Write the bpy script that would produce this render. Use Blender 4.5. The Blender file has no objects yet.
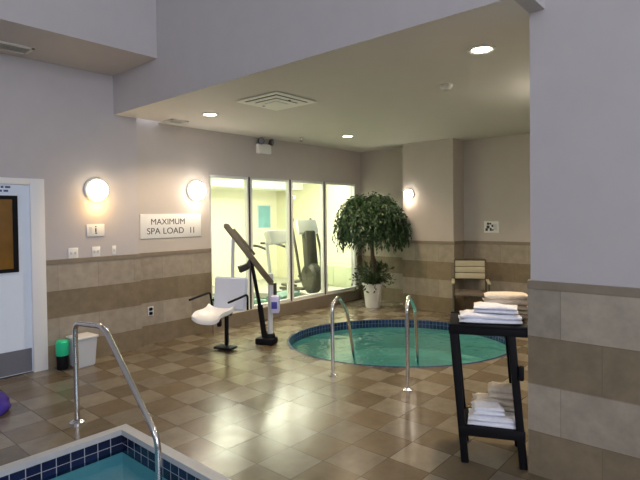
import bpy, bmesh, math, random
from mathutils import Vector, Matrix, noise
random.seed(7)
scene = bpy.context.scene
COL = scene.collection
PI = math.pi
V = Vector

# ------------------------------------------------------------------ mesh builder
class MB:
    def __init__(self): self.v = []; self.f = []
    def add(self, vs, fs):
        o = len(self.v); self.v += [V(p) for p in vs]; self.f += [tuple(o + i for i in f) for f in fs]; return self
    def box(self, c, s, rz=0.0, M=None, bev=0.0, seg=2):
        bm = bmesh.new(); bmesh.ops.create_cube(bm, size=1.0)
        for v in bm.verts: v.co = V((v.co.x*s[0], v.co.y*s[1], v.co.z*s[2]))
        if bev > 0: bmesh.ops.bevel(bm, geom=bm.edges[:], offset=bev, segments=seg, profile=0.5, affect='EDGES')
        T = Matrix.Translation(V(c)) @ (M.to_4x4() if M is not None else Matrix.Rotation(rz, 4, 'Z'))
        return self.bm(bm, T)
    def bm(self, bm, T=None):
        bm.verts.index_update()
        vs = [(T @ v.co) if T else v.co.copy() for v in bm.verts]
        fs = [tuple(v.index for v in f.verts) for f in bm.faces]
        bm.free(); return self.add(vs, fs)
    def bounds(self, x0, x1, y0, y1, z0, z1, bev=0.0):
        return self.box(((x0+x1)/2, (y0+y1)/2, (z0+z1)/2), (abs(x1-x0), abs(y1-y0), abs(z1-z0)), bev=bev)
    def bar(self, a, b, w, h, bev=0.0, up=(0, 0, 1)):
        a, b = V(a), V(b); d = (b-a); L = d.length; z = d.normalized(); u = V(up)
        if abs(z.dot(u)) > .99: u = V((1, 0, 0))
        x = u.cross(z).normalized(); y = z.cross(x)
        M = Matrix((x, y, z)).transposed()
        return self.box((a+b)/2, (w, h, L), M=M, bev=bev)
    def tube(self, pts, r, seg=12, caps=True):
        pts = [V(p) for p in pts]; n = len(pts); rs = r if isinstance(r, (list, tuple)) else [r]*n
        T = []
        for i in range(n):
            a = pts[max(i-1, 0)]; b = pts[min(i+1, n-1)]; T.append((b-a).normalized())
        u = V((0, 0, 1)) if abs(T[0].z) < .9 else V((1, 0, 0))
        x = u.cross(T[0]).normalized(); vs = []; fs = []
        for i in range(n):
            x = (x - T[i]*x.dot(T[i])).normalized(); y = T[i].cross(x)
            for k in range(seg):
                a = 2*PI*k/seg; vs.append(pts[i] + (x*math.cos(a)+y*math.sin(a))*rs[i])
        for i in range(n-1):
            for k in range(seg):
                k2 = (k+1) % seg; fs.append((i*seg+k, i*seg+k2, (i+1)*seg+k2, (i+1)*seg+k))
        if caps:
            fs.append(tuple(range(seg-1, -1, -1))); fs.append(tuple((n-1)*seg+k for k in range(seg)))
        return self.add(vs, fs)
    def cyl(self, a, b, r, r2=None, seg=20): return self.tube([a, b], [r, r if r2 is None else r2], seg)
    def lathe(self, prof, c=(0, 0, 0), axis=(0, 0, 1), seg=28):
        # profile of (radius, height) swept about an axis
        z = V(axis).normalized(); u = V((0, 0, 1)) if abs(z.z) < .9 else V((1, 0, 0))
        x = u.cross(z).normalized(); y = z.cross(x); c = V(c); vs = []; fs = []; n = len(prof)
        for (r, h) in prof:
            for k in range(seg):
                a = 2*PI*k/seg; vs.append(c + z*h + (x*math.cos(a)+y*math.sin(a))*max(r, 1e-4))
        for i in range(n-1):
            for k in range(seg):
                k2 = (k+1) % seg; fs.append((i*seg+k, i*seg+k2, (i+1)*seg+k2, (i+1)*seg+k))
        return self.add(vs, fs)
    def build(self, name, mat, parent=None, smooth=True, ang=35, loc=None, rz=0):
        me = bpy.data.meshes.new(name); me.from_pydata([tuple(v) for v in self.v], [], self.f); me.update()
        bm = bmesh.new(); bm.from_mesh(me); bmesh.ops.recalc_face_normals(bm, faces=bm.faces[:]); bm.to_mesh(me); bm.free()
        if smooth:
            for p in me.polygons: p.use_smooth = True
            me.set_sharp_from_angle(angle=math.radians(ang))
        me.materials.append(mat)
        o = bpy.data.objects.new(name, me); COL.objects.link(o)
        if loc: o.location = loc
        o.rotation_euler.z = rz
        if parent: o.parent = parent
        return o

def tag(o, label=None, cat=None, group=None, kind=None):
    if label: o['label'] = label
    if cat: o['category'] = cat
    if group: o['group'] = group
    if kind: o['kind'] = kind
    return o
def thing(name, label, cat, loc=(0, 0, 0), rz=0, group=None):
    o = bpy.data.objects.new(name, None); COL.objects.link(o); o.empty_display_size = .1
    o.location = loc; o.rotation_euler = (0, 0, rz); return tag(o, label, cat, group)
def struct(name, mb, mat, parent=None, smooth=False):
    o = mb.build(name, mat, parent, smooth=smooth)
    if not parent: o['kind'] = 'structure'
    return o
def B(*a, **k): return MB().bounds(*a, **k)
def copy_tree(o, parent=None):
    c = o.copy(); COL.objects.link(c)
    if parent: c.parent = parent
    for ch in list(o.children): copy_tree(ch, c)
    return c
def arc(c, r, a0, a1, n, ax, ay):
    c, ax, ay = V(c), V(ax), V(ay)
    return [c + ax*(r*math.cos(a0+(a1-a0)*i/n)) + ay*(r*math.sin(a0+(a1-a0)*i/n)) for i in range(n+1)]
def fillet(pts, rad, n=6):
    pts = [V(p) for p in pts]; out = [pts[0]]
    for i in range(1, len(pts)-1):
        p = pts[i]; a = (pts[i-1]-p); b = (pts[i+1]-p)
        t = min(rad, a.length*.45, b.length*.45); A = p+a.normalized()*t; Bq = p+b.normalized()*t
        for k in range(n+1):
            s = k/n; out.append(A*(1-s)**2 + p*2*s*(1-s) + Bq*s*s)
    out.append(pts[-1]); return out

# ------------------------------------------------------------------ materials
def newmat(name):
    m = bpy.data.materials.new(name); m.use_nodes = True
    nt = m.node_tree; return m, nt, nt.nodes['Principled BSDF']
class N:
    def __init__(s, nt): s.nt = nt
    def n(s, t, **k):
        x = s.nt.nodes.new(t)
        for a, b in k.items(): setattr(x, a, b)
        return x
    def link(s, a, b): s.nt.links.new(a, b)
    def m(s, op, a, b=None, c=None):
        x = s.n('ShaderNodeMath', operation=op)
        for i, q in enumerate((a, b, c)):
            if q is None: continue
            if hasattr(q, 'links'): s.link(q, x.inputs[i])
            else: x.inputs[i].default_value = q
        return x.outputs[0]
    def mix(s, f, a, b):
        x = s.n('ShaderNodeMix', data_type='RGBA')
        for q, i in ((f, 0), (a, 6), (b, 7)):
            if hasattr(q, 'links'): s.link(q, x.inputs[i])
            else: x.inputs[i].default_value = q if i == 0 else (*q, 1)
        return x.outputs[2]
    def noise(s, vec, scale, detail=3, rough=.55):
        x = s.n('ShaderNodeTexNoise'); x.inputs['Scale'].default_value = scale; x.inputs['Detail'].default_value = detail
        x.inputs['Roughness'].default_value = rough
        if vec is not None: s.link(vec, x.inputs['Vector'])
        return x.outputs['Fac']
    def bump(s, h, strength, dist, bsdf):
        b = s.n('ShaderNodeBump'); b.inputs['Strength'].default_value = strength; b.inputs['Distance'].default_value = dist
        s.link(h, b.inputs['Height']); s.link(b.outputs[0], bsdf.inputs['Normal'])
def mat(name, col, rough=.5, metal=0.0, var=.08, nscale=8, bump=0.0, spec=None):
    m, nt, b = newmat(name); g = N(nt)
    tc = g.n('ShaderNodeTexCoord').outputs['Object']
    nz = g.noise(tc, nscale)
    c1 = [max(0, c*(1-var)) for c in col]; c2 = [min(1, c*(1+var)) for c in col]
    g.link(g.mix(nz, c1, c2), b.inputs['Base Color'])
    b.inputs['Roughness'].default_value = rough; b.inputs['Metallic'].default_value = metal
    if spec is not None: b.inputs['Specular IOR Level'].default_value = spec
    if bump: g.bump(nz, bump, .01, b)
    return m
def emit(name, col, strength):
    m, nt, b = newmat(name)
    b.inputs['Base Color'].default_value = (*[min(1, c) for c in col], 1)
    b.inputs['Emission Color'].default_value = (*col, 1); b.inputs['Emission Strength'].default_value = strength
    return m
def tile_wall(name, axis, ztop, light, dark, h=.305, w=.46):
    m, nt, b = newmat(name); g = N(nt)
    pos = g.n('ShaderNodeNewGeometry').outputs['Position']
    sx = g.n('ShaderNodeSeparateXYZ'); g.link(pos, sx.inputs[0])
    v = g.m('DIVIDE', g.m('SUBTRACT', ztop, sx.outputs['Z']), h)
    row = g.m('FLOOR', v); par = g.m('FLOORED_MODULO', row, 2.0)
    u = g.m('ADD', g.m('DIVIDE', sx.outputs[axis], w), g.m('MULTIPLY', par, .5))
    fu, fv = g.m('FRACT', u), g.m('FRACT', v)
    j = g.m('MAXIMUM', g.m('LESS_THAN', fu, .012), g.m('LESS_THAN', fv, .018))
    cmb = g.n('ShaderNodeCombineXYZ'); g.link(g.m('FLOOR', u), cmb.inputs[0]); g.link(row, cmb.inputs[1])
    wn = g.n('ShaderNodeTexWhiteNoise', noise_dimensions='2D'); g.link(cmb.outputs[0], wn.inputs['Vector'])
    base = g.mix(par, light, dark)
    mot = g.noise(pos, 9, 6, .65)
    tone = g.m('ADD', g.m('MULTIPLY', wn.outputs['Value'], .2), g.m('MULTIPLY', mot, .75))
    hs = g.n('ShaderNodeHueSaturation'); g.link(base, hs.inputs['Color']); g.link(g.m('ADD', tone, .50), hs.inputs['Value'])
    g.link(g.mix(g.m('MULTIPLY', j, .45), hs.outputs[0], [c*.62 for c in dark]), b.inputs['Base Color'])
    b.inputs['Roughness'].default_value = .42
    g.bump(g.m('SUBTRACT', g.m('MULTIPLY', mot, .3), j), .25, .004, b)
    return m
def tile_floor(name, t, light, dark):
    m, nt, b = newmat(name); g = N(nt)
    pos = g.n('ShaderNodeNewGeometry').outputs['Position']
    sx = g.n('ShaderNodeSeparateXYZ'); g.link(pos, sx.inputs[0])
    u, v = g.m('DIVIDE', sx.outputs['X'], t), g.m('DIVIDE', sx.outputs['Y'], t)
    fu, fv = g.m('FRACT', u), g.m('FRACT', v); iu, iv = g.m('FLOOR', u), g.m('FLOOR', v)
    par = g.m('FLOORED_MODULO', g.m('ADD', iu, iv), 2.0)
    j = g.m('MAXIMUM', g.m('LESS_THAN', fu, .022), g.m('LESS_THAN', fv, .022))
    cmb = g.n('ShaderNodeCombineXYZ'); g.link(iu, cmb.inputs[0]); g.link(iv, cmb.inputs[1])
    wn = g.n('ShaderNodeTexWhiteNoise', noise_dimensions='2D'); g.link(cmb.outputs[0], wn.inputs['Vector'])
    mot = g.noise(pos, 7, 6, .65)
    big = g.noise(pos, 1.1, 3)
    tone = g.m('ADD', g.m('ADD', g.m('MULTIPLY', wn.outputs['Value'], .34), g.m('MULTIPLY', mot, .75)), g.m('MULTIPLY', big, .3))
    hs = g.n('ShaderNodeHueSaturation'); g.link(g.mix(par, light, dark), hs.inputs['Color']); g.link(g.m('ADD', tone, .30), hs.inputs['Value'])
    g.link(g.mix(j, hs.outputs[0], [c*.55 for c in dark]), b.inputs['Base Color'])
    g.link(g.m('ADD', g.m('MULTIPLY', mot, .18), .14), b.inputs['Roughness'])
    wav = g.noise(pos, 3.2, 2)
    g.bump(g.m('SUBTRACT', g.m('ADD', g.m('MULTIPLY', wav, .9), g.m('MULTIPLY', mot, .9)), j), .32, .006, b)
    return m
def tile_pool(name, t, col, grout, polar=None, gw=.09):
    m, nt, b = newmat(name); g = N(nt)
    pos = g.n('ShaderNodeNewGeometry').outputs['Position']
    sx = g.n('ShaderNodeSeparateXYZ'); g.link(pos, sx.inputs[0])
    if polar:
        u = g.m('DIVIDE', g.m('MULTIPLY', g.m('ARCTAN2', g.m('SUBTRACT', sx.outputs['Y'], polar[1]), g.m('SUBTRACT', sx.outputs['X'], polar[0])), polar[2]), t)
    else: u = g.m('DIVIDE', g.m('ADD', sx.outputs['X'], sx.outputs['Y']), t)
    v = g.m('DIVIDE', sx.outputs['Z'], t)
    fu, fv = g.m('FRACT', u), g.m('FRACT', v)
    j = g.m('MAXIMUM', g.m('LESS_THAN', fu, gw), g.m('LESS_THAN', fv, gw*.8))
    cmb = g.n('ShaderNodeCombineXYZ'); g.link(g.m('FLOOR', u), cmb.inputs[0]); g.link(g.m('FLOOR', v), cmb.inputs[1])
    wn = g.n('ShaderNodeTexWhiteNoise', noise_dimensions='2D'); g.link(cmb.outputs[0], wn.inputs['Vector'])
    c = g.mix(wn.outputs['Value'], [q*.6 for q in col], [q*1.4 for q in col])
    g.link(g.mix(j, c, grout), b.inputs['Base Color']); b.inputs['Roughness'].default_value = .2
    return m
def water(name, tint, scale, bstr):
    m = bpy.data.materials.new(name); m.use_nodes = True; nt = m.node_tree; nt.nodes.clear(); g = N(nt)
    out = g.n('ShaderNodeOutputMaterial'); mx = g.n('ShaderNodeMixShader'); tr = g.n('ShaderNodeBsdfTransparent'); gl = g.n('ShaderNodeBsdfGlossy')
    lw = g.n('ShaderNodeLayerWeight'); fres = g.m('ADD', g.m('MULTIPLY', g.m('POWER', lw.outputs['Facing'], 5.0), .96), .025)
    pos = g.n('ShaderNodeNewGeometry').outputs['Position']
    nz = g.noise(pos, scale, 2); bp = g.n('ShaderNodeBump'); bp.inputs['Strength'].default_value = bstr; bp.inputs['Distance'].default_value = .03
    g.link(nz, bp.inputs['Height']); g.link(bp.outputs[0], gl.inputs['Normal']); g.link(bp.outputs[0], lw.inputs['Normal'])
    tr.inputs['Color'].default_value = (*tint, 1); gl.inputs['Roughness'].default_value = .04
    g.link(fres, mx.inputs[0]); g.link(tr.outputs[0], mx.inputs[1]); g.link(gl.outputs[0], mx.inputs[2]); g.link(mx.outputs[0], out.inputs[0])
    return m
def glass(name, tint):
    m = bpy.data.materials.new(name); m.use_nodes = True; nt = m.node_tree; nt.nodes.clear(); g = N(nt)
    out = g.n('ShaderNodeOutputMaterial'); mx = g.n('ShaderNodeMixShader'); tr = g.n('ShaderNodeBsdfTransparent'); gl = g.n('ShaderNodeBsdfGlossy')
    lw = g.n('ShaderNodeLayerWeight'); fres = g.m('ADD', g.m('MULTIPLY', g.m('POWER', lw.outputs['Facing'], 5.0), .96), .04)
    tr.inputs['Color'].default_value = (*tint, 1); gl.inputs['Roughness'].default_value = .01
    g.link(fres, mx.inputs[0]); g.link(tr.outputs[0], mx.inputs[1]); g.link(gl.outputs[0], mx.inputs[2]); g.link(mx.outputs[0], out.inputs[0])
    return m
def leafmat(name, c1, c2):
    m, nt, b = newmat(name); g = N(nt)
    r = g.n('ShaderNodeNewGeometry').outputs['Random Per Island']
    g.link(g.mix(r, c1, c2), b.inputs['Base Color']); b.inputs['Roughness'].default_value = .45
    return m

LT, DK = (.35, .305, .245), (.22, .175, .115)
ZT = 1.17
M = dict(
    paint=mat('wall_paint', (.50, .475, .485), .65, var=.05, nscale=5, bump=.08),
    paint_b=mat('wall_paint_warm', (.52, .475, .44), .65, var=.05, nscale=5, bump=.08),  # hall wall finish in a warmer tint, used on the alcove walls
    ceil=mat('ceiling_paint', (.70, .675, .645), .75, var=.03, nscale=4),
    tile_x=tile_wall('wall_tile_x', 'X', ZT, LT, DK), tile_y=tile_wall('wall_tile_y', 'Y', ZT, LT, DK),
    trim=mat('tile_trim', (.24, .20, .15), .4, var=.2, nscale=12),
    floor=tile_floor('floor_tile', .32, (.205, .175, .13), (.14, .108, .069)),
    coping=mat('coping', (.45, .47, .50), .6, var=.1, nscale=30),
    ptile=tile_pool('pool_tile', .1, (.008, .013, .052), (.36, .38, .44), None, .06),
    stile=tile_pool('spa_tile', .055, (.012, .03, .11), (.16, .20, .27), (5.75, 3.68, 1.3)),
    plaster=mat('pool_plaster', (.42, .62, .64), .7, var=.08, nscale=3),
    splaster=mat('spa_plaster', (.46, .62, .60), .7, var=.25, nscale=3),
    pwater=water('pool_water', (.42, .66, .72), 2.5, .25), swater=water('spa_water', (.45, .74, .73), 3.5, .9),
    steel=mat('polished_steel', (.72, .73, .75), .18, 1.0, var=.03),
    alum=mat('white_aluminium', (.82, .84, .82), .4, .1, var=.02),
    gasket=mat('dark_gasket', (.03, .035, .03), .5),
    glass=glass('window_glass', (.95, .98, .94)),
    white=mat('white_plastic', (.80, .80, .78), .4, var=.03),
    offw=mat('off_white', (.70, .69, .66), .5, var=.04),
    enamel=mat('white_enamel', (.93, .93, .90), .5, var=.01),
    black=mat('black_plastic', (.006, .006, .008), .6, var=.2, spec=.15),
    dark=mat('dark_metal', (.05, .045, .035), .4, .3, var=.3),
    bronze=mat('bronze_paint', (.16, .125, .075), .45, .3, var=.35, nscale=25),
    lgrey=mat('light_grey_paint', (.62, .64, .65), .4, var=.04),
    seatw=mat('seat_white', (.82, .83, .84), .35, var=.03), backb=mat('seat_back_blue_white', (.60, .66, .80), .4, var=.04),
    lav=mat('lavender_plastic', (.55, .55, .80), .4, var=.05), blue=mat('royal_blue', (.05, .05, .33), .5, var=.3),
    doorw=mat('door_paint', (.73, .82, .95), .45, var=.02), framew=mat('door_frame_paint', (.82, .82, .83), .45, var=.02),
    kick=mat('kick_plate', (.17, .18, .22), .45, .2, var=.08), amber=mat('pane_reflection', (.20, .10, .018), .15, var=.5, nscale=4),  # brown of the door pane is a painted reflection of the warm interior
    ink=mat('black_ink', (.03, .03, .03), .6), navy=mat('navy_ink', (.05, .09, .22), .6),
    towelw=mat('white_terry', (.80, .81, .88), .95, var=.12, nscale=45, bump=.6),
    towelc=mat('cream_terry', (.74, .66, .55), .95, var=.12, nscale=45, bump=.6),
    leaf=leafmat('ficus_leaf', (.010, .030, .010), (.035, .085, .025)), leaf2=leafmat('low_leaf', (.02, .045, .015), (.08, .12, .045)),
    bark=mat('bark', (.11, .08, .05), .9, var=.4, nscale=14), soil=mat('soil', (.05, .035, .02), .95, var=.4, nscale=30),
    pot=mat('pot_glaze', (.74, .74, .72), .4, var=.06),
    beige=mat('beige_slat', (.50, .46, .33), .5, var=.06), chairframe=mat('brown_frame', (.10, .085, .06), .5, var=.15),
    sling=mat('taupe_sling', (.15, .12, .10), .7, var=.1),
    binw=mat('bin_plastic', (.55, .58, .62), .45, var=.04), green=mat('green_plastic', (.02, .62, .30), .4, var=.1),
    purple=mat('purple_fabric', (.06, .03, .30), .8, var=.3, nscale=12, bump=.3),
    gymwall=mat('gym_wall', (.76, .735, .54), .7, var=.03), gymceil=mat('gym_ceiling', (.80, .82, .70), .8, var=.03),
    gymfloor=mat('gym_carpet', (.42, .42, .34), .9, var=.2, nscale=20), posterb=mat('poster_teal', (.20, .43, .46), .5, var=.35, nscale=5),
    gymdark=mat('gym_machine_grey', (.075, .07, .055), .5, var=.2), gymteal=mat('gym_deck', (.17, .31, .27), .5, var=.2),
    sage=mat('sage_panel', (.46, .50, .33), .6, var=.06),
    lamp=emit('sconce_lamp', (1.0, .80, .50), 15), lampc=emit('sconce_lamp_cool', (1.0, .90, .78), 26), down=emit('downlight_lamp', (1.0, .90, .70), 26),
    troffer=emit('troffer_lamp', (1.0, .98, .84), 6),
)

# ------------------------------------------------------------------ setting
YL, YW, XJ = 5.994, 6.093, 3.30          # door wall, window wall, jog between them
XH, XP, XF, XC, H = 3.00, 3.312, 8.215, 7.821, 2.956
PX, PY0, PY1 = 1.925, 0.9, 3.80           # pool edge
SC, SR, SB = V((5.76, 3.66, 0)), 1.49, .845         # spa: centre, long radius, ratio of the short one
SU, SV = V((.659, -.752, 0)), V((.752, .659, 0))
def oval(r, z, k, n=96):
    a = 2*PI*k/n; return SC + SU*(r*math.cos(a)) + SV*(r*SB*math.sin(a)) + V((0, 0, z))
def oval_loft(prof, n=96):
    vs = [oval(max(r, .001), z, k, n) for r, z in prof for k in range(n)]
    return MB().add(vs, [(i*n+k, i*n+(k+1) % n, (i+1)*n+(k+1) % n, (i+1)*n+k) for i in range(len(prof)-1) for k in range(n)])
# floor with the pool and the spa cut out
bm = bmesh.new()
def ring(pts):
    vs = [bm.verts.new((x, y, 0)) for x, y in pts]
    for i in range(len(vs)): bm.edges.new((vs[i], vs[(i+1) % len(vs)]))
ring([(-6, -6), (8.3, -6), (8.3, 6.2), (-6, 6.2)])
ring([(-4.5, PY0), (PX, PY0), (PX, PY1), (-4.5, PY1)])
ring([oval(SR, 0, k)[:2] for k in range(96)])
bmesh.ops.triangle_fill(bm, use_beauty=True, use_dissolve=False, edges=bm.edges[:])
for f in bm.faces:
    if f.normal.z < 0: f.normal_flip()
mb = MB(); mb.bm(bm); struct('floor', mb, M['floor'])
# pool coping, tile band, basin
mb = MB(); c = .06
mb.bounds(-4.5, PX+c, PY1-.02, PY1+c, -.03, .012); mb.bounds(PX-.02, PX+c, PY0-c, PY1-.02, -.03, .012)
mb.bounds(-4.5, PX-.02, PY0-c, PY0+.02, -.03, .012); struct('pool_coping', mb, M['coping'])
mb = MB()
mb.bounds(-4.5, PX-.002, PY1-.015, PY1, -.17, -.03); mb.bounds(PX-.015, PX, PY0, PY1, -.17, -.03); mb.bounds(-4.5, PX-.002, PY0, PY0+.015, -.17, -.03)
struct('pool_tile_band', mb, M['ptile'])
mb = MB()
mb.bounds(-4.5, PX, PY1-.012, PY1+.05, -1.3, -.165); mb.bounds(PX-.012, PX+.05, PY0, PY1, -1.3, -.165)
mb.bounds(-4.5, PX, PY0-.05, PY0+.012, -1.3, -.165); mb.bounds(-4.55, -4.5, PY0, PY1, -1.3, 0); mb.bounds(-4.5, PX, PY0, PY1, -1.35, -1.3)
struct('pool_basin', mb, M['plaster'])
w = MB().add([(-4.5, PY0, -.145), (PX-.01, PY0, -.20), (PX-.01, PY1-.01, -.145), (-4.5, PY1-.01, -.145)], [(0, 1, 2, 3)]).build('pool_water', M['pwater'], smooth=False)
tag(w, 'teal water filling the swimming pool in the near left corner', 'water', kind='stuff')
# spa: tile band, benches, water
struct('spa_tile_band', oval_loft([(SR+.02, .006), (SR-.012, .006), (SR-.012, -.12), (SR+.02, -.12)]), M['stile'], smooth=True)
struct('spa_basin', oval_loft([(SR-.008, -.11), (SR-.008, -.45), (SR-.42, -.47), (SR-.45, -.51), (SR-.45, -.85), (.02, -.9)]), M['splaster'], smooth=True)
mb = MB(); n = 96
mb.add([(SC.x, SC.y, -.10)] + [oval(SR-.013, -.10, k) for k in range(n)],
       [(0, 1+k, 1+(k+1) % n) for k in range(n)])
tag(mb.build('spa_water', M['swater'], smooth=False), 'green water filling the round spa', 'water', kind='stuff')

# hall walls
HC = 5.6
DX0, DX1, DZ = 1.07, 2.075, 2.075        # door opening
struct('wall_left', MB().bounds(-6, DX0, YL, YL+.12, 0, HC).bounds(DX1, XJ, YL, YL+.12, 0, HC).bounds(DX0, DX1, YL, YL+.12, DZ, HC), M['paint'])
WX0, WX1, WZ0, WZ1 = 4.49, 8.06, .20, 2.31
struct('wall_back', MB().bounds(XJ, WX0, YW, YW+.14, 0, H+.1).bounds(WX1, XF+.15, YW, YW+.14, 0, H+.1)
       .bounds(WX0, WX1, YW, YW+.14, WZ1, H+.1).bounds(WX0, WX1, YW, YW+.14, 0, WZ0), M['paint_b'])
struct('wall_right', B(XF, XF+.12, -2.2, YW, 0, H+.1), M['paint_b'])
struct('wall_alcove', B(XP+.35, XF+.12, -2.3, -2.2, 0, H+.1), M['paint_b'])
struct('column', B(XC, XF-.002, 3.87, 4.85, 0, H-.001), M['paint_b'])
struct('wall_near', B(XP, XP+.36, -6, 1.106, 0, HC), M['paint'])
struct('header', B(XH, XP+.36, 1.014, YL-.001, H+.001, HC), M['paint'])
struct('bulkhead', B(-6, XH-.002, 4.976, YL-.001, 3.43, HC), M['paint'])
ceil_o = struct('ceiling_alcove', MB().bounds(XP+.36, XF+.1, -2.3, YW, H, H+.1).bounds(XH+.002, XP+.36, 1.108, YL-.001, H, H+.004), M['ceil'])
MB().lathe([(.001, -.17), (.07, -.155), (.11, -.10), (.11, -.05), (.08, -.012), (.08, 0)], (5.45, 1.15, H)).build('globe_lamp', M['lampc'], ceil_o)
MB().lathe([(.001, -.008), (.05, -.010), (.09, -.014), (.108, -.008), (.105, 0)], (6.38, 1.62, H)).build('round_lamp', M['down'], ceil_o)
struct('ceiling', B(-6, XP+.4, -6, YW+.1, HC, HC+.1), M['ceil'])
# hall sides behind the camera, with tall window openings for the daylight
struct('wall_rear', MB().bounds(-6.12, -6, -6, -1.3, 0, HC).bounds(-6.12, -6, 1.3, YL, 0, HC).bounds(-6.12, -6, -1.3, 1.3, 0, 3.3).bounds(-6.12, -6, -1.3, 1.3, 5.0, HC), M['paint'])
struct('wall_front', MB().bounds(-6.12, -5, -6.12, -6, 0, HC).bounds(.8, XP+.36, -6.12, -6, 0, HC).bounds(-5, .8, -6.12, -6, 0, 1.4).bounds(-5, .8, -6.12, -6, 5.0, HC), M['paint'])
# wainscot
T = .014
struct('trim_2', MB().bounds(DX1+.10, XJ+T, YL-T, YL, 0, ZT).bounds(XJ, XJ+T, YL, YW, 0, ZT), M['tile_x'])
struct('trim_3', MB().bounds(DX1+.10, XJ+T+.004, YL-T-.008, YL, ZT, ZT+.05), M['trim'])
struct('trim_4', MB().bounds(XJ+T, WX0-.0, YW-T, YW, 0, ZT), M['tile_x'])
struct('trim_5', MB().bounds(XJ+T, WX0-.0, YW-T-.008, YW, ZT, ZT+.05), M['trim'])
struct('trim_6', MB().bounds(WX0, WX1, YW-.05, YW, 0, WZ0), M['trim'])
struct('trim_7', MB().bounds(WX1, XF, YW-T, YW, 0, ZT), M['tile_x'])
struct('trim_8', MB().bounds(WX1, XF, YW-T-.008, YW, ZT, ZT+.05), M['trim'])
struct('trim_9', MB().bounds(XF-T, XF, 4.85, YW-T, 0, ZT).bounds(XF-T, XF, -2.2, 3.87, 0, ZT).bounds(XC-T, XC, 3.87-T, 4.85+T, 0, ZT)
       .bounds(XC, XF-T, 3.87-T, 3.87, 0, ZT).bounds(XC, XF-T, 4.85, 4.85+T, 0, ZT), M['tile_y'])
struct('trim_10', MB().bounds(XF-T-.008, XF, 4.87, YW-T, ZT, ZT+.05).bounds(XF-T-.008, XF, -2.2, 3.86, ZT, ZT+.05).bounds(XC-T-.008, XC, 3.86-T, 4.86+T, ZT, ZT+.05)
       .bounds(XC, XF-T, 3.862-T, 3.87, ZT, ZT+.05).bounds(XC, XF-T, 4.85, 4.858+T, ZT, ZT+.05), M['trim'])
ZP = 1.20
M['tile_p'] = tile_wall('wall_tile_p', 'Y', ZP, LT, DK)
struct('trim_11', MB().bounds(XP-T, XP, -6, 1.106+T, 0, ZP).bounds(XP, XP+.36, 1.106, 1.106+T, 0, ZP), M['tile_p'])
struct('trim_12', MB().bounds(XP-T-.006, XP, -6, 1.107+T, ZP, ZP+.05).bounds(XP, XP+.36, 1.106, 1.107+T+.004, ZP, ZP+.05), M['trim'])

# ------------------------------------------------------------------ door
struct('door_backing', B(DX0-.2, DX1+.2, YL+.121, YL+.16, -.02, DZ+.2), M['paint'])  # unseen panel added to block sky light leaking under the door
d = struct('door_1', B(DX0+.06, DX1-.045, YL+.01, YL+.055, .01, DZ-.02), M['doorw'])
mb = MB(); f0, f1 = YL-.03, YL+.08
mb.bounds(DX1-.045, DX1+.10, f0, f1, 0, DZ+.05, bev=.006).bounds(DX0-.05, DX0+.06, f0, f1, 0, DZ+.05, bev=.006).bounds(DX0+.06, DX1-.045, f0, f1, DZ-.02, DZ+.05, bev=.006)
mb.build('door_frame', M['framew'], d)
mb = MB(); x0, x1, z0, z1 = 1.30, 1.91, 1.115, 1.935; yy0, yy1 = YL-.008, YL+.012
for a in ((x0, x0+.05, z0, z1), (x1-.05, x1, z0, z1), (x0+.05, x1-.05, z0, z0+.04), (x0+.05, x1-.05, z1-.04, z1)): mb.bounds(a[0], a[1], yy0, yy1, a[2], a[3])
wf = mb.build('vision_frame', M['black'], d)
B(x0+.05, x1-.05, YL, YL+.008, z0+.04, z1-.04).build('vision_pane', M['amber'], wf, smooth=False)
B(DX0+.07, DX1-.055, YL+.002, YL+.012, .02, .27).build('kick_plate', M['kick'], d, smooth=False)
sp = B(1.42, 1.87, YL+.004, YL+.012, 1.965, 2.045).build('sign_plate', M['doorw'], d, smooth=False)
mb = MB(); random.seed(3)
for r, z in enumerate((2.025, 1.985)):
    x = 1.45
    while x < 1.83:
        l = random.uniform(.025, .055); mb.bounds(x, x+l, YL+.0025, YL+.0045, z-.011, z+.011); x += l+.014
mb.build('sign_marks', M['navy'], sp, smooth=False)

# ------------------------------------------------------------------ windows of the fitness room
edges = [WX0, 5.276, 6.204, 7.107, WX1]
for k in range(4):
    a, b = edges[k], edges[k+1]; a2 = a+(.022 if k else .0); b2 = b-.022 if k < 3 else b
    y0, y1 = YW+.02, YW+.09; fw = .04
    wnd = struct('window_%d' % (k+1), MB().bounds(a2, a2+fw, y0, y1, WZ0, WZ1).bounds(b2-fw*.6, b2, y0, y1, WZ0, WZ1)
                 .bounds(a2+fw, b2-fw*.6, y0, y1, WZ0, WZ0+.045).bounds(a2+fw, b2-fw*.6, y0, y1, WZ1-.04, WZ1), M['alum'])
    B(a2+fw, b2-fw*.6, YW+.05, YW+.056, WZ0+.045, WZ1-.04).build('pane', M['glass'], wnd, smooth=False)
    if k: B(a-.022, a+.022, YW+.028, YW+.085, WZ0, WZ1).build('gasket', M['gasket'], wnd, smooth=False)

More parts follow.
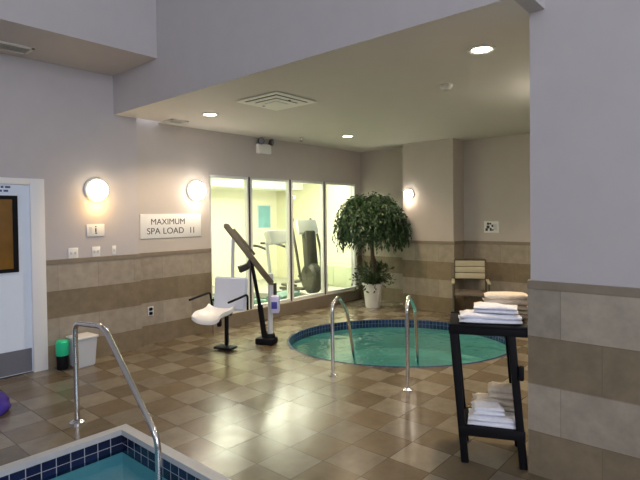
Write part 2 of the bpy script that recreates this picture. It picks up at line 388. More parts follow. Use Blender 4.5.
# ------------------------------------------------------------------ fitness room
GX0, GX1, GY0, GY1, GH = 4.2, 9.6, YW+.15, 10.0, 2.5
struct('wall_gym_back', B(GX0-.1, GX1+.1, GY1, GY1+.1, 0, GH+.3), M['gymwall'])
struct('wall_gym_left', B(GX0-.1, GX0, GY0, GY1, 0, GH+.3), M['gymwall'])
struct('wall_gym_right', B(GX1, GX1+.1, GY0, GY1, 0, GH+.3), M['gymwall'])
struct('ceiling_gym', B(GX0-.1, GX1+.1, GY0, GY1+.1, GH+.2, GH+.3), M['gymceil'])
struct('floor_gym', B(GX0-.1, GX1+.1, GY0, GY1+.1, -.05, 0.0), M['gymfloor'])
struct('trim_13', B(GX0, GX1, 9.0, GY1, 2.36, GH+.2), M['gymceil'])
def troffer(x, y, label):
    t = thing('ceiling_panel_light', label, 'ceiling light', (x, y, GH+.2), 0, 'fitness room ceiling lights')
    MB().bounds(-.65, .65, -.34, -.30, -.03, 0).bounds(-.65, .65, .30, .34, -.03, 0).bounds(-.65, -.61, -.3, .3, -.03, 0).bounds(.61, .65, -.3, .3, -.03, 0).build('frame', M['alum'], t, smooth=False)
    B(-.61, .61, -.3, .3, -.02, -.005).build('diffuser', M['troffer'], t, smooth=False)
troffer(5.9, 7.7, 'ceiling panel light in the fitness room seen through the leftmost pane')
troffer(7.6, 7.7, 'ceiling panel light in the fitness room seen through the middle panes')
troffer(8.9, 7.7, 'ceiling panel light in the fitness room seen through the pane nearest the plant')
# treadmill
def treadmill(x, y, rz, label):
    t = thing('treadmill', label, 'treadmill', (x, y, 0), rz, 'fitness room treadmills')
    MB().box((0, .1, .11), (.74, 1.55, .16), bev=.03).box((0, -.62, .2), (.7, .36, .14), bev=.04).build('deck', M['gymteal'], t)
    MB().box((0, .18, .197), (.5, 1.3, .012)).build('belt', M['gymdark'], t)
    for s in (-1, 1):
        MB().tube(fillet([(s*.36, -.62, .15), (s*.37, -.5, 1.22)], .1), .03).build('upright', M['lgrey'], t)
        MB().tube(fillet([(s*.36, -.48, 1.1), (s*.36, -.3, 1.16), (s*.36, .05, 1.16)], .08), .024).build('handrail', M['gymdark'], t)
    MB().box((0, -.52, 1.30), (.78, .12, .26), M=Matrix.Rotation(-.35, 3, 'X'), bev=.04).build('console', M['white'], t)
treadmill(6.25, 7.15, .3, 'grey treadmill with a white console behind the second window pane')
# elliptical
t = thing('elliptical_trainer', 'dark elliptical trainer with a white console behind the third window pane', 'exercise machine', (7.45, 7.05, 0), -.3)
MB().box((0, 0, .05), (.14, 1.5, .09), bev=.02).box((0, -.65, .04), (.6, .1, .07), bev=.02).box((0, .65, .04), (.6, .1, .07), bev=.02).build('base_frame', M['gymdark'], t)
MB().lathe([(.01, -.12), (.24, -.12), (.30, -.07), (.30, .07), (.24, .12), (.01, .12)], (0, -.42, .45), (1, 0, 0)).build('flywheel_cover', M['gymdark'], t)
MB().bar((0, -.42, .5), (0, -.3, 1.38), .2, .24, bev=.04).build('mast', M['gymdark'], t)
MB().box((0, -.24, 1.46), (.46, .1, .30), M=Matrix.Rotation(-.4, 3, 'X'), bev=.03).build('console', M['white'], t)
for s in (-1, 1):
    MB().tube(fillet([(s*.24, -.4, .4), (s*.28, -.3, 1.0), (s*.27, -.1, 1.5), (s*.2, -.02, 1.62)], .15), .026).build('handle', M['gymdark'], t)
    MB().bar((s*.18, -.4, .35+.1*s), (s*.18, .6, .2+.05*s), .06, .06, bev=.01).box((s*.2, .18, .33+.07*s), (.17, .4, .05), bev=.015).build('pedal', M['gymdark'], t)
# teal poster, narrow dark hanging, low cabinet
t = thing('framed_poster', 'teal framed poster on the yellow far wall of the fitness room', 'poster', (9.12, GY1-.012, 1.67))
B(-.24, .24, -.012, .012, -.32, .32, bev=.003).build('frame', M['lgrey'], t)
B(-.21, .21, -.016, -.010, -.29, .29).build('print', M['posterb'], t, smooth=False)
mb = MB().box((8.54, GY1-.024, 1.67), (.12, .05, .56), bev=.015).box((8.56, GY1-.06, 1.85), (.08, .03, .14), bev=.01)
tag(mb.build('jump_rope_rack', M['gymdark']), 'narrow dark rack hanging on the yellow fitness room wall', 'rack')
t = thing('low_cabinet', 'sage green low cabinet at the right end of the fitness room', 'cabinet', (GX1-.25, 7.55, 0))
B(-.23, .24, -.75, .85, 0, .5, bev=.01).build('body', M['sage'], t)
for y in (-.35, .05, .45): B(-.245, -.23, y-.38 if y < 0 else y-.02, y+.0 if y < 0 else y+.36, .05, .46).build('door', M['sage'], t, smooth=False)

# ------------------------------------------------------------------ ceiling lights, vents
def downlight(x, y, label):
    t = thing('recessed_downlight', label, 'ceiling light', (x, y, H), 0, 'recessed downlights')
    MB().lathe([(.075, 0.0), (.105, 0.0), (.108, -.008), (.09, -.014), (.075, -.008)]).build('trim_ring', M['white'], t)
    MB().lathe([(.001, -.006), (.05, -.008), (.076, -.005), (.076, 0)]).build('lens', M['down'], t)
    L = bpy.data.lights.new('downlight_lamp', 'SPOT'); L.energy = 130; L.color = (1, .77, .52); L.spot_size = 2.3; L.spot_blend = .6; L.shadow_soft_size = .07
    o = bpy.data.objects.new('downlight_lamp', L); COL.objects.link(o); o.location = (x, y, H-.03)
downlight(3.80, 5.12, 'lit round downlight in the ceiling left of the square vent')
downlight(6.38, 4.98, 'lit round downlight in the ceiling over the far end of the windows')
downlight(3.77, 1.62, 'largest lit round downlight, in the ceiling near the upper right')
L = bpy.data.lights.new('downlight_lamp', 'SPOT'); L.energy = 130; L.color = (1, .77, .52); L.spot_size = 2.3; L.spot_blend = .6; L.shadow_soft_size = .07
o = bpy.data.objects.new('downlight_lamp', L); COL.objects.link(o); o.location = (6.38, 1.62, H-.03)

def vent(name, x, y, z, sx, sy, n, label, group=None, along='x'):
    t = thing(name, label, 'vent', (x, y, z), 0, group)
    MB().bounds(-sx/2, sx/2, -sy/2, -sy/2+.025, -.016, 0).bounds(-sx/2, sx/2, sy/2-.025, sy/2, -.016, 0).bounds(-sx/2, -sx/2+.025, -sy/2, sy/2, -.016, 0).bounds(sx/2-.025, sx/2, -sy/2, sy/2, -.016, 0).build('frame', M['offw'], t, smooth=False)
    B(-sx/2+.02, sx/2-.02, -sy/2+.02, sy/2-.02, -.004, -.001).build('backing', M['dark'], t, smooth=False)
    for k in range(n):
        if along == 'x':
            p = -sy/2+.03+(sy-.06)*(k+.5)/n; MB().box((0, p, -.010), (sx-.05, (sy-.06)/n*.7, .004), M=Matrix.Rotation(.5, 3, 'X')).build('slat', M['offw'], t, smooth=False)
        else:
            p = -sx/2+.03+(sx-.06)*(k+.5)/n; MB().box((p, 0, -.010), ((sx-.06)/n*.7, sy-.05, .004), M=Matrix.Rotation(.5, 3, 'Y')).build('slat', M['offw'], t, smooth=False)
vent('ceiling_register', 3.76, 5.80, H, .26, .20, 5, 'small slatted air register in the alcove ceiling beside the jog in the wall')
vent('soffit_register', 1.80, 5.70, 3.43, .34, .24, 5, 'slatted air register under the bulkhead in the upper left')
t = thing('air_diffuser', 'large square white air diffuser in the middle of the alcove ceiling', 'vent', (3.88, 4.02, H), .02)
B(-.30, .30, -.30, .30, -.004, -.001).build('backing', M['dark'], t, smooth=False)
for k, w_ in enumerate((.64, .48, .33)):
    q = w_/2; z = -.014-.010*k; i_ = .062
    MB().bounds(-q, q, -q, -q+i_, z, z+.006).bounds(-q, q, q-i_, q, z, z+.006).bounds(-q, -q+i_, -q+i_, q-i_, z, z+.006).bounds(q-i_, q, -q+i_, q-i_, z, z+.006).build('louver_ring', M['enamel'], t, smooth=False)
B(-.095, .095, -.095, .095, -.040, -.034).build('centre_plate', M['enamel'], t, smooth=False)
for a_ in (-1, 1): B(-.012, .012, a_*.2-.012, a_*.2+.012, -.03, 0).build('hanger', M['dark'], t, smooth=False)
t = thing('smoke_detector', 'small white smoke detector on the ceiling below the largest downlight', 'smoke detector', (4.57, 2.33, H))
MB().lathe([(.001, -.045), (.04, -.045), (.058, -.03), (.062, -.012), (.062, 0)]).build('housing', M['white'], t); MB().lathe([(.02, -.05), (.034, -.046), (.034, -.04)]).build('sensor_ring', M['lgrey'], t)
t = thing('fire_sprinkler', 'small fire sprinkler head on the ceiling near the window wall', 'sprinkler', (5.97, 5.62, H))
MB().lathe([(.04, 0), (.042, -.006), (.015, -.012), (.012, -.05)]).build('body', M['steel'], t); MB().lathe([(.001, -.052), (.03, -.055), (.03, -.058), (.001, -.058)]).build('deflector', M['dark'], t)

# emergency light on the window wall
t = thing('emergency_light', 'twin headed emergency light high on the wall above the windows', 'emergency light', (5.54, YW+.003, 2.79))
MB().box((0, -.045, -.02), (.27, .09, .16), bev=.015).build('housing', M['white'], t)
for s in (-1, 1):
    h = MB().lathe([(.02, 0), (.05, .02), (.055, .06), (.001, .062)], (s*.10, -.07, .10), (s*.35, -1, -.1)).build('lamp_head', M['dark'], t)
    MB().lathe([(.001, .066), (.045, .064), (.045, .06)], (s*.10, -.07, .10), (s*.35, -1, -.1)).build('lens', M['kick'], h)
    MB().cyl((s*.1, -.05, .05), (s*.1, -.06, .09), .012).build('bracket', M['dark'], t)

# ------------------------------------------------------------------ sconces
def sconce(loc, rz, label, lm, sc=1.0, col=(1, .80, .56), en=1.6):
    t = thing('wall_sconce', label, 'wall lamp', loc, rz, 'round wall sconces')   # local -Y faces the room
    MB().lathe([(.001, 0), (.155, 0), (.155, .02), (.14, .035), (.12, .04)], (0, 0, 0), (0, -1, 0)).build('back_plate', M['lgrey'], t)
    MB().lathe([(.128, .03), (.128, .06), (.118, .09), (.09, .118), (.05, .132), (.001, .136)], (0, 0, 0), (0, -1, 0)).build('glass_dome', M[lm], t)
    t.scale = (sc, sc, sc)
    L = bpy.data.lights.new('sconce_glow', 'POINT'); L.energy = en; L.color = col; L.shadow_soft_size = .03   # added below the closed dome for the glow underneath
    o = bpy.data.objects.new('sconce_glow', L); COL.objects.link(o); o.location = V(loc)+Matrix.Rotation(rz, 3, 'Z')@V((0, -.13*sc, -.20*sc))
    return t
sconce((2.763, YL, 2.02), 0, 'round wall sconce with a warm glow between the door and the jog', 'lamp', .95, (1, .58, .17), 3.2)
sconce((4.245, YW, 2.06), 0, 'round wall sconce above the right end of the long spa sign', 'lampc')
sconce((XC, 4.72, 2.04), -PI/2, 'round wall sconce on the column behind the ficus crown', 'lampc', .68)

# ------------------------------------------------------------------ signs, switches
def text_mesh(txt, size, name, mat_, parent, loc, rot, sx=1.0):
    cu = bpy.data.curves.new(name, 'FONT'); cu.body = txt; cu.size = size; cu.align_x = 'CENTER'; cu.align_y = 'CENTER'; cu.extrude = .0012
    tmp = bpy.data.objects.new(name, cu); COL.objects.link(tmp)
    bpy.context.view_layer.update()
    me = bpy.data.meshes.new_from_object(tmp.evaluated_get(bpy.context.evaluated_depsgraph_get()))
    COL.objects.unlink(tmp); bpy.data.objects.remove(tmp); me.name = name
    me.materials.clear(); me.materials.append(mat_)
    o = bpy.data.objects.new(name, me); COL.objects.link(o); o.parent = parent; o.location = loc; o.rotation_euler = rot; o.scale = (sx, 1, 1)
    return o
def sign(name, label, cx, z, w, h, face='y', y=YL):
    if face == 'y': t = thing(name, label, 'sign', (cx, y, z), 0)
    else: t = thing(name, label, 'sign', (y, cx, z), -PI/2)
    MB().box((0, -.006, 0), (w, .012, h), bev=.003).build('plate', M['white'], t)
    return t
t = sign('spa_load_sign', 'long white sign with two rows of black lettering beside the windows', 3.85, 1.567, .95, .325, y=YW)
text_mesh('MAXIMUM', .112, 'lettering', M['ink'], t, (-.06, -.0128, .055), (PI/2, 0, 0), 1.02)
text_mesh('SPA', .118, 'lettering', M['ink'], t, (-.285, -.0128, -.07), (PI/2, 0, 0), 1.04)
text_mesh('LOAD', .118, 'lettering', M['ink'], t, (.02, -.0128, -.07), (PI/2, 0, 0), 1.04)
for q in (0, 1): text_mesh('1', .118, 'lettering', M['ink'], t, (.295+.05*q, -.0128, -.07), (PI/2, 0, 0), 1.04)
t = sign('notice_sign', 'small white notice plate on the wall under the warm sconce', 2.745, 1.54, .215, .145)
MB().box((0.0, -.0135, .0), (.014, .003, .05)).box((.003, -.0135, -.036), (.022, .003, .012)).box((0.0, -.0135, .043), (.014, .003, .014)).build('mark', M['ink'], t, smooth=False)
MB().box((-.06, -.013, .0), (.03, .003, .08)).build('pale_mark', M['lgrey'], t, smooth=False)
t = sign('pool_rule_sign', 'small white sign with black marks on the far wall above the chair', 3.375, 1.457, .25, .195, 'x', XF)
mb = MB().lathe([(.022, 0), (.022, .003), (.001, .003)], (-.055, -.012, .055), (0, -1, 0))
mb.box((-.055, -.0135, .0), (.05, .003, .05)).box((-.08, -.0135, -.045), (.04, .003, .045)).box((-.01, -.0135, -.04), (.03, .003, .05)).box((-.015, -.0135, .055), (.03, .003, .03)).box((.02, -.0135, .02), (.03, .003, .04)).box((.02, -.0135, -.05), (.04, .003, .02))
mb.build('mark', M['ink'], t, smooth=False); MB().box((.065, -.0133, -.0), (.06, .0025, .10)).build('pale_mark', M['lgrey'], t, smooth=False)
def switch(cx, z, w, h, label, n):
    t = thing('switch_plate', label, 'light switch', (cx, YL, z), 0, 'switch plates')
    MB().box((0, -.004, 0), (w, .008, h), bev=.002).build('plate', M['white'], t)
    for k in range(n):
        x = (k-(n-1)/2)*.046; MB().box((x, -.010, 0), (.018, .012, .035), M=Matrix.Rotation(.2, 3, 'X'), bev=.002).build('toggle', M['offw'], t)
switch(2.48, 1.282, .112, .12, 'double white switch plate nearest the door frame', 2)
switch(2.748, 1.283, .098, .12, 'double white switch plate directly below the small notice', 2)
switch(2.97, 1.288, .05, .11, 'narrow white switch plate nearest the jog in the wall', 1)
t = thing('wall_outlet', 'dark wall outlet in the tiles below the long spa sign', 'outlet', (3.497, YW-T, .44))
MB().box((0, -.004, 0), (.08, .008, .125), bev=.002).build('plate', M['lgrey'], t)
for s in (-1, 1): MB().box((0, -.008, s*.028), (.05, .006, .042), bev=.008).build('receptacle', M['black'], t)

# ------------------------------------------------------------------ handrails
def flange(mb, p, r=.045): return mb.lathe([(r, 0), (r, .012), (r*.75, .022), (.026, .03)], p)
t = thing('pool_handrail', 'stainless steel handrail sloping down into the swimming pool', 'handrail', (1.75, 4.215, 0))
R0 = V((1.75, 4.215, 0))
pts = fillet([(0, 0, 0), (0, .01, .825), (0, -.50, .865), (0, -1.235, .225), (0, -1.245, -.75)], .09)
MB().tube(pts, .021, 16).build('rail', M['steel'], t)
flange(MB(), (0, 0, .0), .06).build('flange', M['steel'], t)
def spa_rail(base, end, h, label):
    b, e = V(base), V(end); dv = (e-b); L = dv.length; u = dv.normalized()
    t = thing('spa_handrail', label, 'handrail', b, 0, 'spa handrails')
    pts = fillet([V((0, 0, 0)), V((0, 0, h-.05)), u*.17+V((0, 0, h+.02)), u*(L-.25)+V((0, 0, h-.22)), u*L+V((0, 0, -.15)), u*L+V((0, 0, -.52))], .10)
    MB().tube(pts, .0195, 16).build('rail', M['steel'], t)
    flange(MB(), (0, 0, 0)).build('flange', M['steel'], t)
spa_rail((4.003, 3.353, 0), (4.64, 3.53, 0), .80, 'left steel handrail of the spa, nearer the pool lift')
spa_rail((4.12, 2.52, 0), (4.98, 2.91, 0), .87, 'right steel handrail of the spa, nearer the towel stand')

# ------------------------------------------------------------------ pool lift
O = V((4.49, 4.87, 0))
t = thing('pool_lift', 'pool access lift with a white hanging seat in front of the windows', 'pool lift', O)
def L_(p): return V(p)-O
MB().box(L_((4.47, 4.88, .045)), (.19, .25, .085), rz=.4, bev=.015).lathe([(.075, .08), (.065, .13), (.045, .14)], L_((4.505, 4.85, 0))).build('base', M['black'], t)
MB().cyl(L_((4.505, 4.845, .08)), L_((4.518, 4.836, .93)), .034).build('mast', M['lgrey'], t)
MB().tube([L_((4.44, 4.885, .1)), L_((4.385, 4.905, .52))], .036).tube([L_((4.385, 4.905, .5)), L_((4.285, 4.955, 1.13))], .024).build('actuator', M['black'], t)
mb = MB(); up = V((0, 0, .045))
tip, low = V((4.02, 5.125, 1.575)), V((4.525, 4.832, .80))
dvec = (low-tip).normalized(); side = dvec.cross(V((0, 0, 1))).normalized(); nrm = side.cross(dvec)
for s in (-1, 1): mb.bar(L_(tip+side*.035*s), L_(low+side*.035*s), .018, .07, bev=.004)
for q in (0, .25, .5, .75, 1): mb.cyl(L_(tip.lerp(low, q)-side*.05), L_(tip.lerp(low, q)+side*.05), .022)
mb.bar(L_(tip+nrm*.05+dvec*.1), L_(tip.lerp(low, .55)+nrm*.06), .03, .03, bev=.004)
mb.build('boom', M['bronze'], t)
MB().bar(L_((4.26, 5.0, 1.04)), L_((4.15, 5.03, 1.00)), .07, .09, bev=.01).bar(L_((4.3, 4.96, 1.12)), L_((4.26, 5.0, 1.02)), .06, .07, bev=.01).build('pivot_bracket', M['dark'], t)
MB().cyl(L_((4.108, 5.09, 1.40)), L_((4.075, 5.09, .56)), .022).build('hanger_pole', M['lgrey'], t)
MB().box(L_((4.075, 5.09, .60)), (.09, .10, .16), bev=.015).bar(L_((4.075, 5.09, .56)), L_((4.03, 5.11, .42)), .06, .07, bev=.01).build('hinge_block', M['dark'], t)
ang = .30
Rz = Matrix.Rotation(ang, 3, 'Z')
def seat_pt(x, y, z): return L_(V((4.04, 5.115, 0)) + Rz @ V((x, y, z)))
# seat pan: shallow shell, faces -X
bmx = bmesh.new(); bmesh.ops.create_grid(bmx, x_segments=12, y_segments=12, size=.5)
for v in bmx.verts:
    x, y = v.co.x, v.co.y
    v.co = V((x*.35, y*.40, .05*(2*abs(y))**3 + .05*(max(0, x*2))**3 - .05*(max(0, -x*2))**4))
r = bmesh.ops.extrude_face_region(bmx, geom=bmx.faces[:])
for v in r['geom']:
    if isinstance(v, bmesh.types.BMVert): v.co.z -= .045
mb = MB(); mb.bm(bmx, Matrix.Translation(seat_pt(-.23, .07, .465)) @ Rz.to_4x4()); mb.build('seat', M['seatw'], t, ang=50)
bmx = bmesh.new(); bmesh.ops.create_cube(bmx, size=1)
for v in bmx.verts: v.co = V((v.co.x*.05, v.co.y*(.50 if v.co.z > 0 else .48), v.co.z*.42))
bmesh.ops.bevel(bmx, geom=bmx.edges[:], offset=.02, segments=3, affect='EDGES')
mb = MB(); mb.bm(bmx, Matrix.Translation(seat_pt(-.0, -.03, .70)) @ Rz.to_4x4() @ Matrix.Rotation(.12, 4, 'Y')); mb.build('backrest', M['backb'], t)
for s in (-1, 1):
    MB().tube(fillet([seat_pt(.02, s*.27, .50), seat_pt(.0, s*.285, .70), seat_pt(-.42, s*.285, .665)], .05), .014).build('armrest', M['black'], t)
MB().tube(fillet([seat_pt(.03, -.27, .60), seat_pt(.05, 0, .52), seat_pt(.03, .27, .60)], .2), .014).build('back_bracket', M['black'], t)
MB().bar(seat_pt(-.05, 0, .43), seat_pt(-.06, 0, .05), .035, .045, bev=.005).box(seat_pt(-.10, -.01, .03), (.16, .26, .03), rz=ang, bev=.008).build('footrest', M['black'], t)
MB().bar(seat_pt(-.15, .05, .42), seat_pt(-.12, .06, .30), .05, .06, bev=.008).build('seat_bracket', M['black'], t)
bx = MB().box(L_((4.515, 4.75, .535)), (.11, .155, .22), rz=-.85, bev=.015).build('battery_box', M['lav'], t)
MB().box(L_((4.450, 4.703, .53)), (.012, .075, .09), rz=.6, bev=.003).build('label_patch', M['blue'], bx)
MB().cyl(L_((4.56, 4.80, .62)), L_((4.56, 4.80, .80)), .022).build('control_lever', M['dark'], t)

# ------------------------------------------------------------------ ficus in a pot
PB = V((7.50, 5.31, 0))
t = thing('potted_ficus', 'weeping ficus tree in a pale pot between the windows and the column', 'potted plant', PB)
MB().lathe([(.001, .0), (.13, 0), (.135, .02), (.175, .40), (.19, .41), (.19, .44), (.165, .44), (.155, .38)]).build('pot', M['pot'], t)
MB().lathe([(.001, .40), (.158, .395)]).build('soil', M['soil'], t)
mb = MB(); random.seed(11); forks = []
trunk = [V((.02*math.sin(z*5), .02*math.cos(z*4), z)) for z in [.36+.1*k for k in range(10)]]
mb.tube(trunk, [.045-.0015*k for k in range(10)], 10)
mb.tube([p+V((.05*math.cos(p.z*7), .05*math.sin(p.z*7), 0)) for p in trunk], .018, 8)
top = trunk[-1]
for k in range(9):
    a = 2*PI*k/9+random.uniform(-.3, .3); r = random.uniform(.25, .48); h = random.uniform(.25, .62)
    e = top+V((r*math.cos(a), r*math.sin(a), h)); mid = top.lerp(e, .5)+V((0, 0, .08)); mb.tube([top-V((0, 0, .05)), mid, e], [.022, .016, .008], 7); forks.append(e)
mb.build('trunk', M['bark'], t)
def leaf(mb, p, d, L, W):
    e = p + d.normalized()*L + PB
    if e.x > 8.17 or e.y > 6.03 or (e.x > 7.78 and e.y < 4.90): return
    d = d.normalized(); s = d.cross(V((random.uniform(-1, 1), random.uniform(-1, 1), random.uniform(-1, 1)))).normalized(); n = s.cross(d)
    mb.add([p, p+d*L*.45+s*W*.5+n*L*.06, p+d*L, p+d*L*.45-s*W*.5+n*L*.06], [(0, 1, 2), (0, 2, 3)])
def hang(mb, cen, rx, rz, n, seed, droop):
    random.seed(seed)
    for _ in range(n):
        a = random.uniform(0, 2*PI); ph = math.acos(random.uniform(-.35, 1)); rr = random.uniform(.55, 1.0)*(1+.18*noise.noise(V((math.cos(a)*2, math.sin(a)*2, ph*2)))*1.5)
        st = V((rx*rr*math.sin(ph)*math.cos(a), rx*rr*math.sin(ph)*math.sin(a), rz*rr*math.cos(ph)))+cen
        out = V((math.cos(a), math.sin(a), .3)); m = random.randint(4, 8+droop); p = st.copy()
        ln = random.uniform(.028, .05)
        for k in range(m):
            d = out*(.5*(1-k/m))+V((0, 0, -1))*(.3+1.1*k/m); p = p+d.normalized()*ln
            leaf(mb, p, d+V((random.uniform(-.7, .7), random.uniform(-.7, .7), random.uniform(-.5, .3))), random.uniform(.06, .10), random.uniform(.025, .04))
mb = MB(); hang(mb, V((0, 0, 1.66)), .47, .44, 1900, 5, 6); mb.build('crown', M['leaf'], t, smooth=False)
mb = MB(); random.seed(23)
for _ in range(110):
    a = random.uniform(0, 2*PI); r = random.uniform(.05, .40); z0 = .42; p = V((.08*math.cos(a), .08*math.sin(a), z0)); e = V((r*math.cos(a), r*math.sin(a), random.uniform(.42, .85)-r*.35))
    for k in range(9):
        q = p.lerp(e, (k+1)/9)+V((0, 0, .12*math.sin(PI*(k+1)/9)))
        leaf(mb, q, (e-p)+V((random.uniform(-.3, .3), random.uniform(-.3, .3), random.uniform(-.4, .2))), random.uniform(.06, .11), random.uniform(.025, .045))
mb.build('underplanting', M['leaf2'], t, smooth=False)

# ------------------------------------------------------------------ patio chair by the column
t = thing('patio_chair', 'stacking patio chair with a slatted beige back by the far wall', 'chair', (7.64, 3.49, 0), .46)
# local frame: +X is behind the sitter, the chair faces -X
for s in (-1, 1):
    MB().tube(fillet([(.30, s*.25, 0), (.22, s*.25, .42), (.30, s*.245, .92)], .1), .014).build('rear_leg', M['chairframe'], t)
    MB().tube(fillet([(-.28, s*.27, 0), (-.26, s*.27, .58)], .1), .014).build('front_leg', M['chairframe'], t)
    MB().box((-.03, s*.27, .595), (.52, .05, .025), bev=.01).build('armrest', M['beige'], t)
MB().box((-.02, 0, .42), (.50, .48, .03), bev=.012).box((-.26, 0, .41), (.04, .5, .03), bev=.01).build('seat', M['sling'], t)
for k in range(3):
    z = .655+.10*k; MB().box((.245+.05*(z-.6)/.3, 0, z), (.018, .47, .094), M=Matrix.Rotation(.16, 3, 'Y'), bev=.006).build('back_slat', M['beige'], t)
MB().tube([(.30, -.245, .92), (.31, 0, .935), (.30, .245, .92)], .014).build('top_rail', M['chairframe'], t)

# ------------------------------------------------------------------ bin, bucket, bag
t = thing('waste_bin', 'pale grey rectangular waste bin against the tiled wall', 'bin', (2.49, 5.82, 0), .08)
def taper(mb, w0, d0, w1, d1, h, z=0, bev=.012):
    b = bmesh.new(); bmesh.ops.create_cube(b, size=1)
    for v in b.verts:
        tp = v.co.z > 0; v.co = V((v.co.x*(w1 if tp else w0), v.co.y*(d1 if tp else d0), (h if tp else 0)))
    bmesh.ops.bevel(b, geom=b.edges[:], offset=bev, segments=2, affect='EDGES'); return mb.bm(b, Matrix.Translation((0, 0, z)))
taper(MB(), .20, .19, .245, .23, .33).build('body', M['binw'], t)
MB().box((0, 0, .335), (.262, .25, .025), bev=.008).build('rim', M['white'], t)
t = thing('canister', 'black canister with a bright green top left of the waste bin', 'canister', (2.285, 5.86, 0))
MB().lathe([(.001, 0), (.055, 0), (.06, .01), (.06, .15), (.05, .17)]).build('body', M['black'], t)
MB().lathe([(.06, .155), (.068, .17), (.068, .30), (.05, .325), (.001, .33)]).build('lid', M['green'], t)
random.seed(4)
b = bmesh.new(); bmesh.ops.create_icosphere(b, subdivisions=4, radius=1)
for v in b.verts:
    n_ = noise.noise(v.co*1.7)*.25+noise.noise(v.co*4)*.08
    v.co = V((v.co.x*.19*(1+n_), v.co.y*.15*(1+n_), max(-.055, v.co.z*.11*(1+n_))))
t = thing('swim_bag', 'purple blue swim bag on the floor at the left edge', 'bag', (1.33, 5.02, 0))
mb = MB(); mb.bm(b, Matrix.Translation((0, 0, .055))); mb.build('body', M['purple'], t, ang=80)
MB().tube(fillet([(-.1, -.02, .13), (-.05, -.04, .2), (.06, -.04, .2), (.1, -.02, .13)], .06), .011).build('strap', M['blue'], t)

# ------------------------------------------------------------------ towel stand
ax = V((.418, -.908, 0)).normalized(); dp = V((.908, .418, 0)).normalized()
S0 = V((3.176, 1.498, 0))
t = thing('towel_stand', 'black two tier towel stand beside the near tiled wall', 'towel stand', S0, math.atan2(ax.y, ax.x))
# local: x along the front edge, y to the back
W, D, HT = .40, .36, .95
lean = -.075
def leg_at(x, y): return MB().bar((x, y, 0), (x+lean, y, HT-.03), .05, .05, bev=.006)
for x in (.0, W-.03):
    for y in (.0, D-.02): leg_at(x, y).build('leg', M['black'], t)
x0, x1 = lean-.025, W+lean+.075
MB().box(((x0+x1)/2, D/2-.01, HT-.018), (x1-x0, D+.06, .022), bev=.006).box(((x0+x1)/2, -.022, HT-.042), (x1-x0, .024, .07), bev=.005).box(((x0+x1)/2, D, HT-.03), (x1-x0, .024, .058), bev=.005).build('top_shelf', M['black'], t)
a0, a1 = lean*.25-.015, W+lean*.25+.0
MB().box(((a0+a1)/2, D/2-.01, .232), (a1-a0, D+.02, .022), bev=.006).box(((a0+a1)/2, -.015, .22), (a1-a0, .024, .066), bev=.005).build('lower_shelf', M['black'], t)
MB().box((W-.045, -.035, .64), (.035, .035, .10), bev=.012).build('hook', M['black'], t)
TS = t
def towel(name, label, lx, ly, z, w, dpt, h, rz, m, layers=2, seed=0, grp=None):
    """folded terry towel: rounded layers joined by a fold at the front"""
    base = S0+ax*lx+dp*ly
    mb = MB(); lh = h/layers
    for k in range(layers):
        b = bmesh.new(); bmesh.ops.create_cube(b, size=1)
        bmesh.ops.subdivide_edges(b, edges=b.edges[:], cuts=7, use_grid_fill=True)
        for v in b.verts:
            x, y, zz = v.co
            r = max(abs(x), abs(y))*2
            edge = max(0, (r-.72)/.28); zz *= math.sqrt(max(0.06, 1-edge**2))
            p = V((x*w*(1-.02*k), y*dpt*(1-.02*k), zz*lh*1.02+lh*(k+.5)))
            nz = noise.noise(p*9+V((seed*3.1, seed, k*2)))
            p.z += nz*.012*(1 if zz > 0 else .15); p.x += noise.noise(p*7+V((seed, 4, k)))*.008; p.y += noise.noise(p*7+V((seed, 9, k)))*.008
            if p.z < .001: p.z = .001
            v.co = p
        mb.bm(b)
    o = mb.build(name, m, None, ang=70, loc=base+V((0, 0, z)), rz=math.atan2(ax.y, ax.x)+rz)
    return tag(o, label, 'towel', grp)
ZT1, ZT2 = HT-.007+.002, .245
G1, G2 = 'towels on the top tier', 'towels on the lower tier'
towel('folded_towel', 'white folded towel lying flat along the front of the top tier', .165, .08, ZT1, .40, .19, .06, .03, M['towelw'], 2, 1, G1)
towel('folded_towel', 'crumpled white towel uppermost at the front of the top tier', .205, .085, ZT1+.067, .28, .16, .05, -.08, M['towelw'], 2, 2, G1)
towel('folded_towel', 'cream folded towel bottommost at the back of the top tier', .25, .275, ZT1, .38, .17, .09, 0, M['towelc'], 3, 3, G1)
towel('folded_towel', 'cream folded towel uppermost at the back of the top tier', .285, .272, ZT1+.097, .30, .16, .075, .05, M['towelc'], 2, 4, G1)
towel('folded_towel', 'white folded towel lying flat along the front of the lower tier', .195, .088, ZT2, .35, .18, .065, -.02, M['towelw'], 2, 5, G2)
towel('folded_towel', 'crumpled white towel uppermost at the front of the lower tier', .15, .085, ZT2+.072, .20, .14, .055, .1, M['towelw'], 2, 6, G2)
towel('folded_towel', 'cream folded towel bottommost at the back of the lower tier', .205, .268, ZT2, .31, .16, .12, 0, M['towelc'], 3, 7, G2)
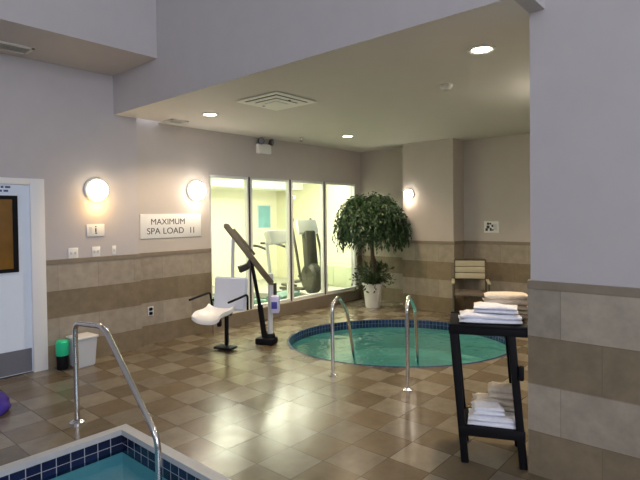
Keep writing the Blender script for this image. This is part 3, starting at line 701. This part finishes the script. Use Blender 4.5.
towel('folded_towel', 'cream folded towel uppermost at the back of the lower tier', .26, .265, ZT2+.127, .20, .15, .085, -.05, M['towelc'], 2, 8, G2)

# ------------------------------------------------------------------ light
W_ = bpy.data.worlds.new('daylight'); scene.world = W_; W_.use_nodes = True
bg = W_.node_tree.nodes['Background']; bg.inputs[0].default_value = (.86, .895, 1.0, 1); bg.inputs[1].default_value = 6.6
def portal(loc, rot, sx, sy):
    L = bpy.data.lights.new('window_portal', 'AREA'); L.shape = 'RECTANGLE'; L.size = sx; L.size_y = sy; L.cycles.is_portal = True
    o = bpy.data.objects.new('window_portal', L); COL.objects.link(o); o.location = loc; o.rotation_euler = rot
portal((-6.06, 0, 4.15), (0, -PI/2, 0), 1.7, 2.6)
portal((-2.1, -6.06, 3.2), (PI/2, 0, 0), 5.8, 3.6)
for (x, y) in ((5.9, 7.7), (7.6, 7.7)):
    L = bpy.data.lights.new('troffer_lamp', 'AREA'); L.shape = 'RECTANGLE'; L.size = 1.2; L.size_y = .6; L.energy = 90; L.color = (1, .975, .80)
    o = bpy.data.objects.new('troffer_lamp', L); COL.objects.link(o); o.location = (x, y, GH+.16)

L = bpy.data.lights.new('globe_bulb', 'POINT'); L.energy = 22; L.color = (1, .90, .72); L.shadow_soft_size = .08
o = bpy.data.objects.new('globe_bulb', L); COL.objects.link(o); o.location = (5.45, 1.15, H-.28)
# ------------------------------------------------------------------ camera
F = V((.75185168, .65906062, -.01892494)); R_ = V((.65895839, -.75208222, -.01209011)); U = V((.02220122, .00338077, .99974781))
cd = bpy.data.cameras.new('camera'); cam = bpy.data.objects.new('camera', cd); COL.objects.link(cam)
cam.matrix_world = Matrix(((R_.x, U.x, -F.x, 0), (R_.y, U.y, -F.y, 0), (R_.z, U.z, -F.z, 1.68184), (0, 0, 0, 1)))
cd.sensor_width = 36; cd.lens = 501.1/640*36; cd.shift_y = -14.88/640; cd.clip_start = .05
scene.camera = cam
vs = scene.view_settings
vs.view_transform = 'Standard'; vs.look = 'None'; vs.gamma = 1; vs.use_curve_mapping = False; vs.exposure = 0.0
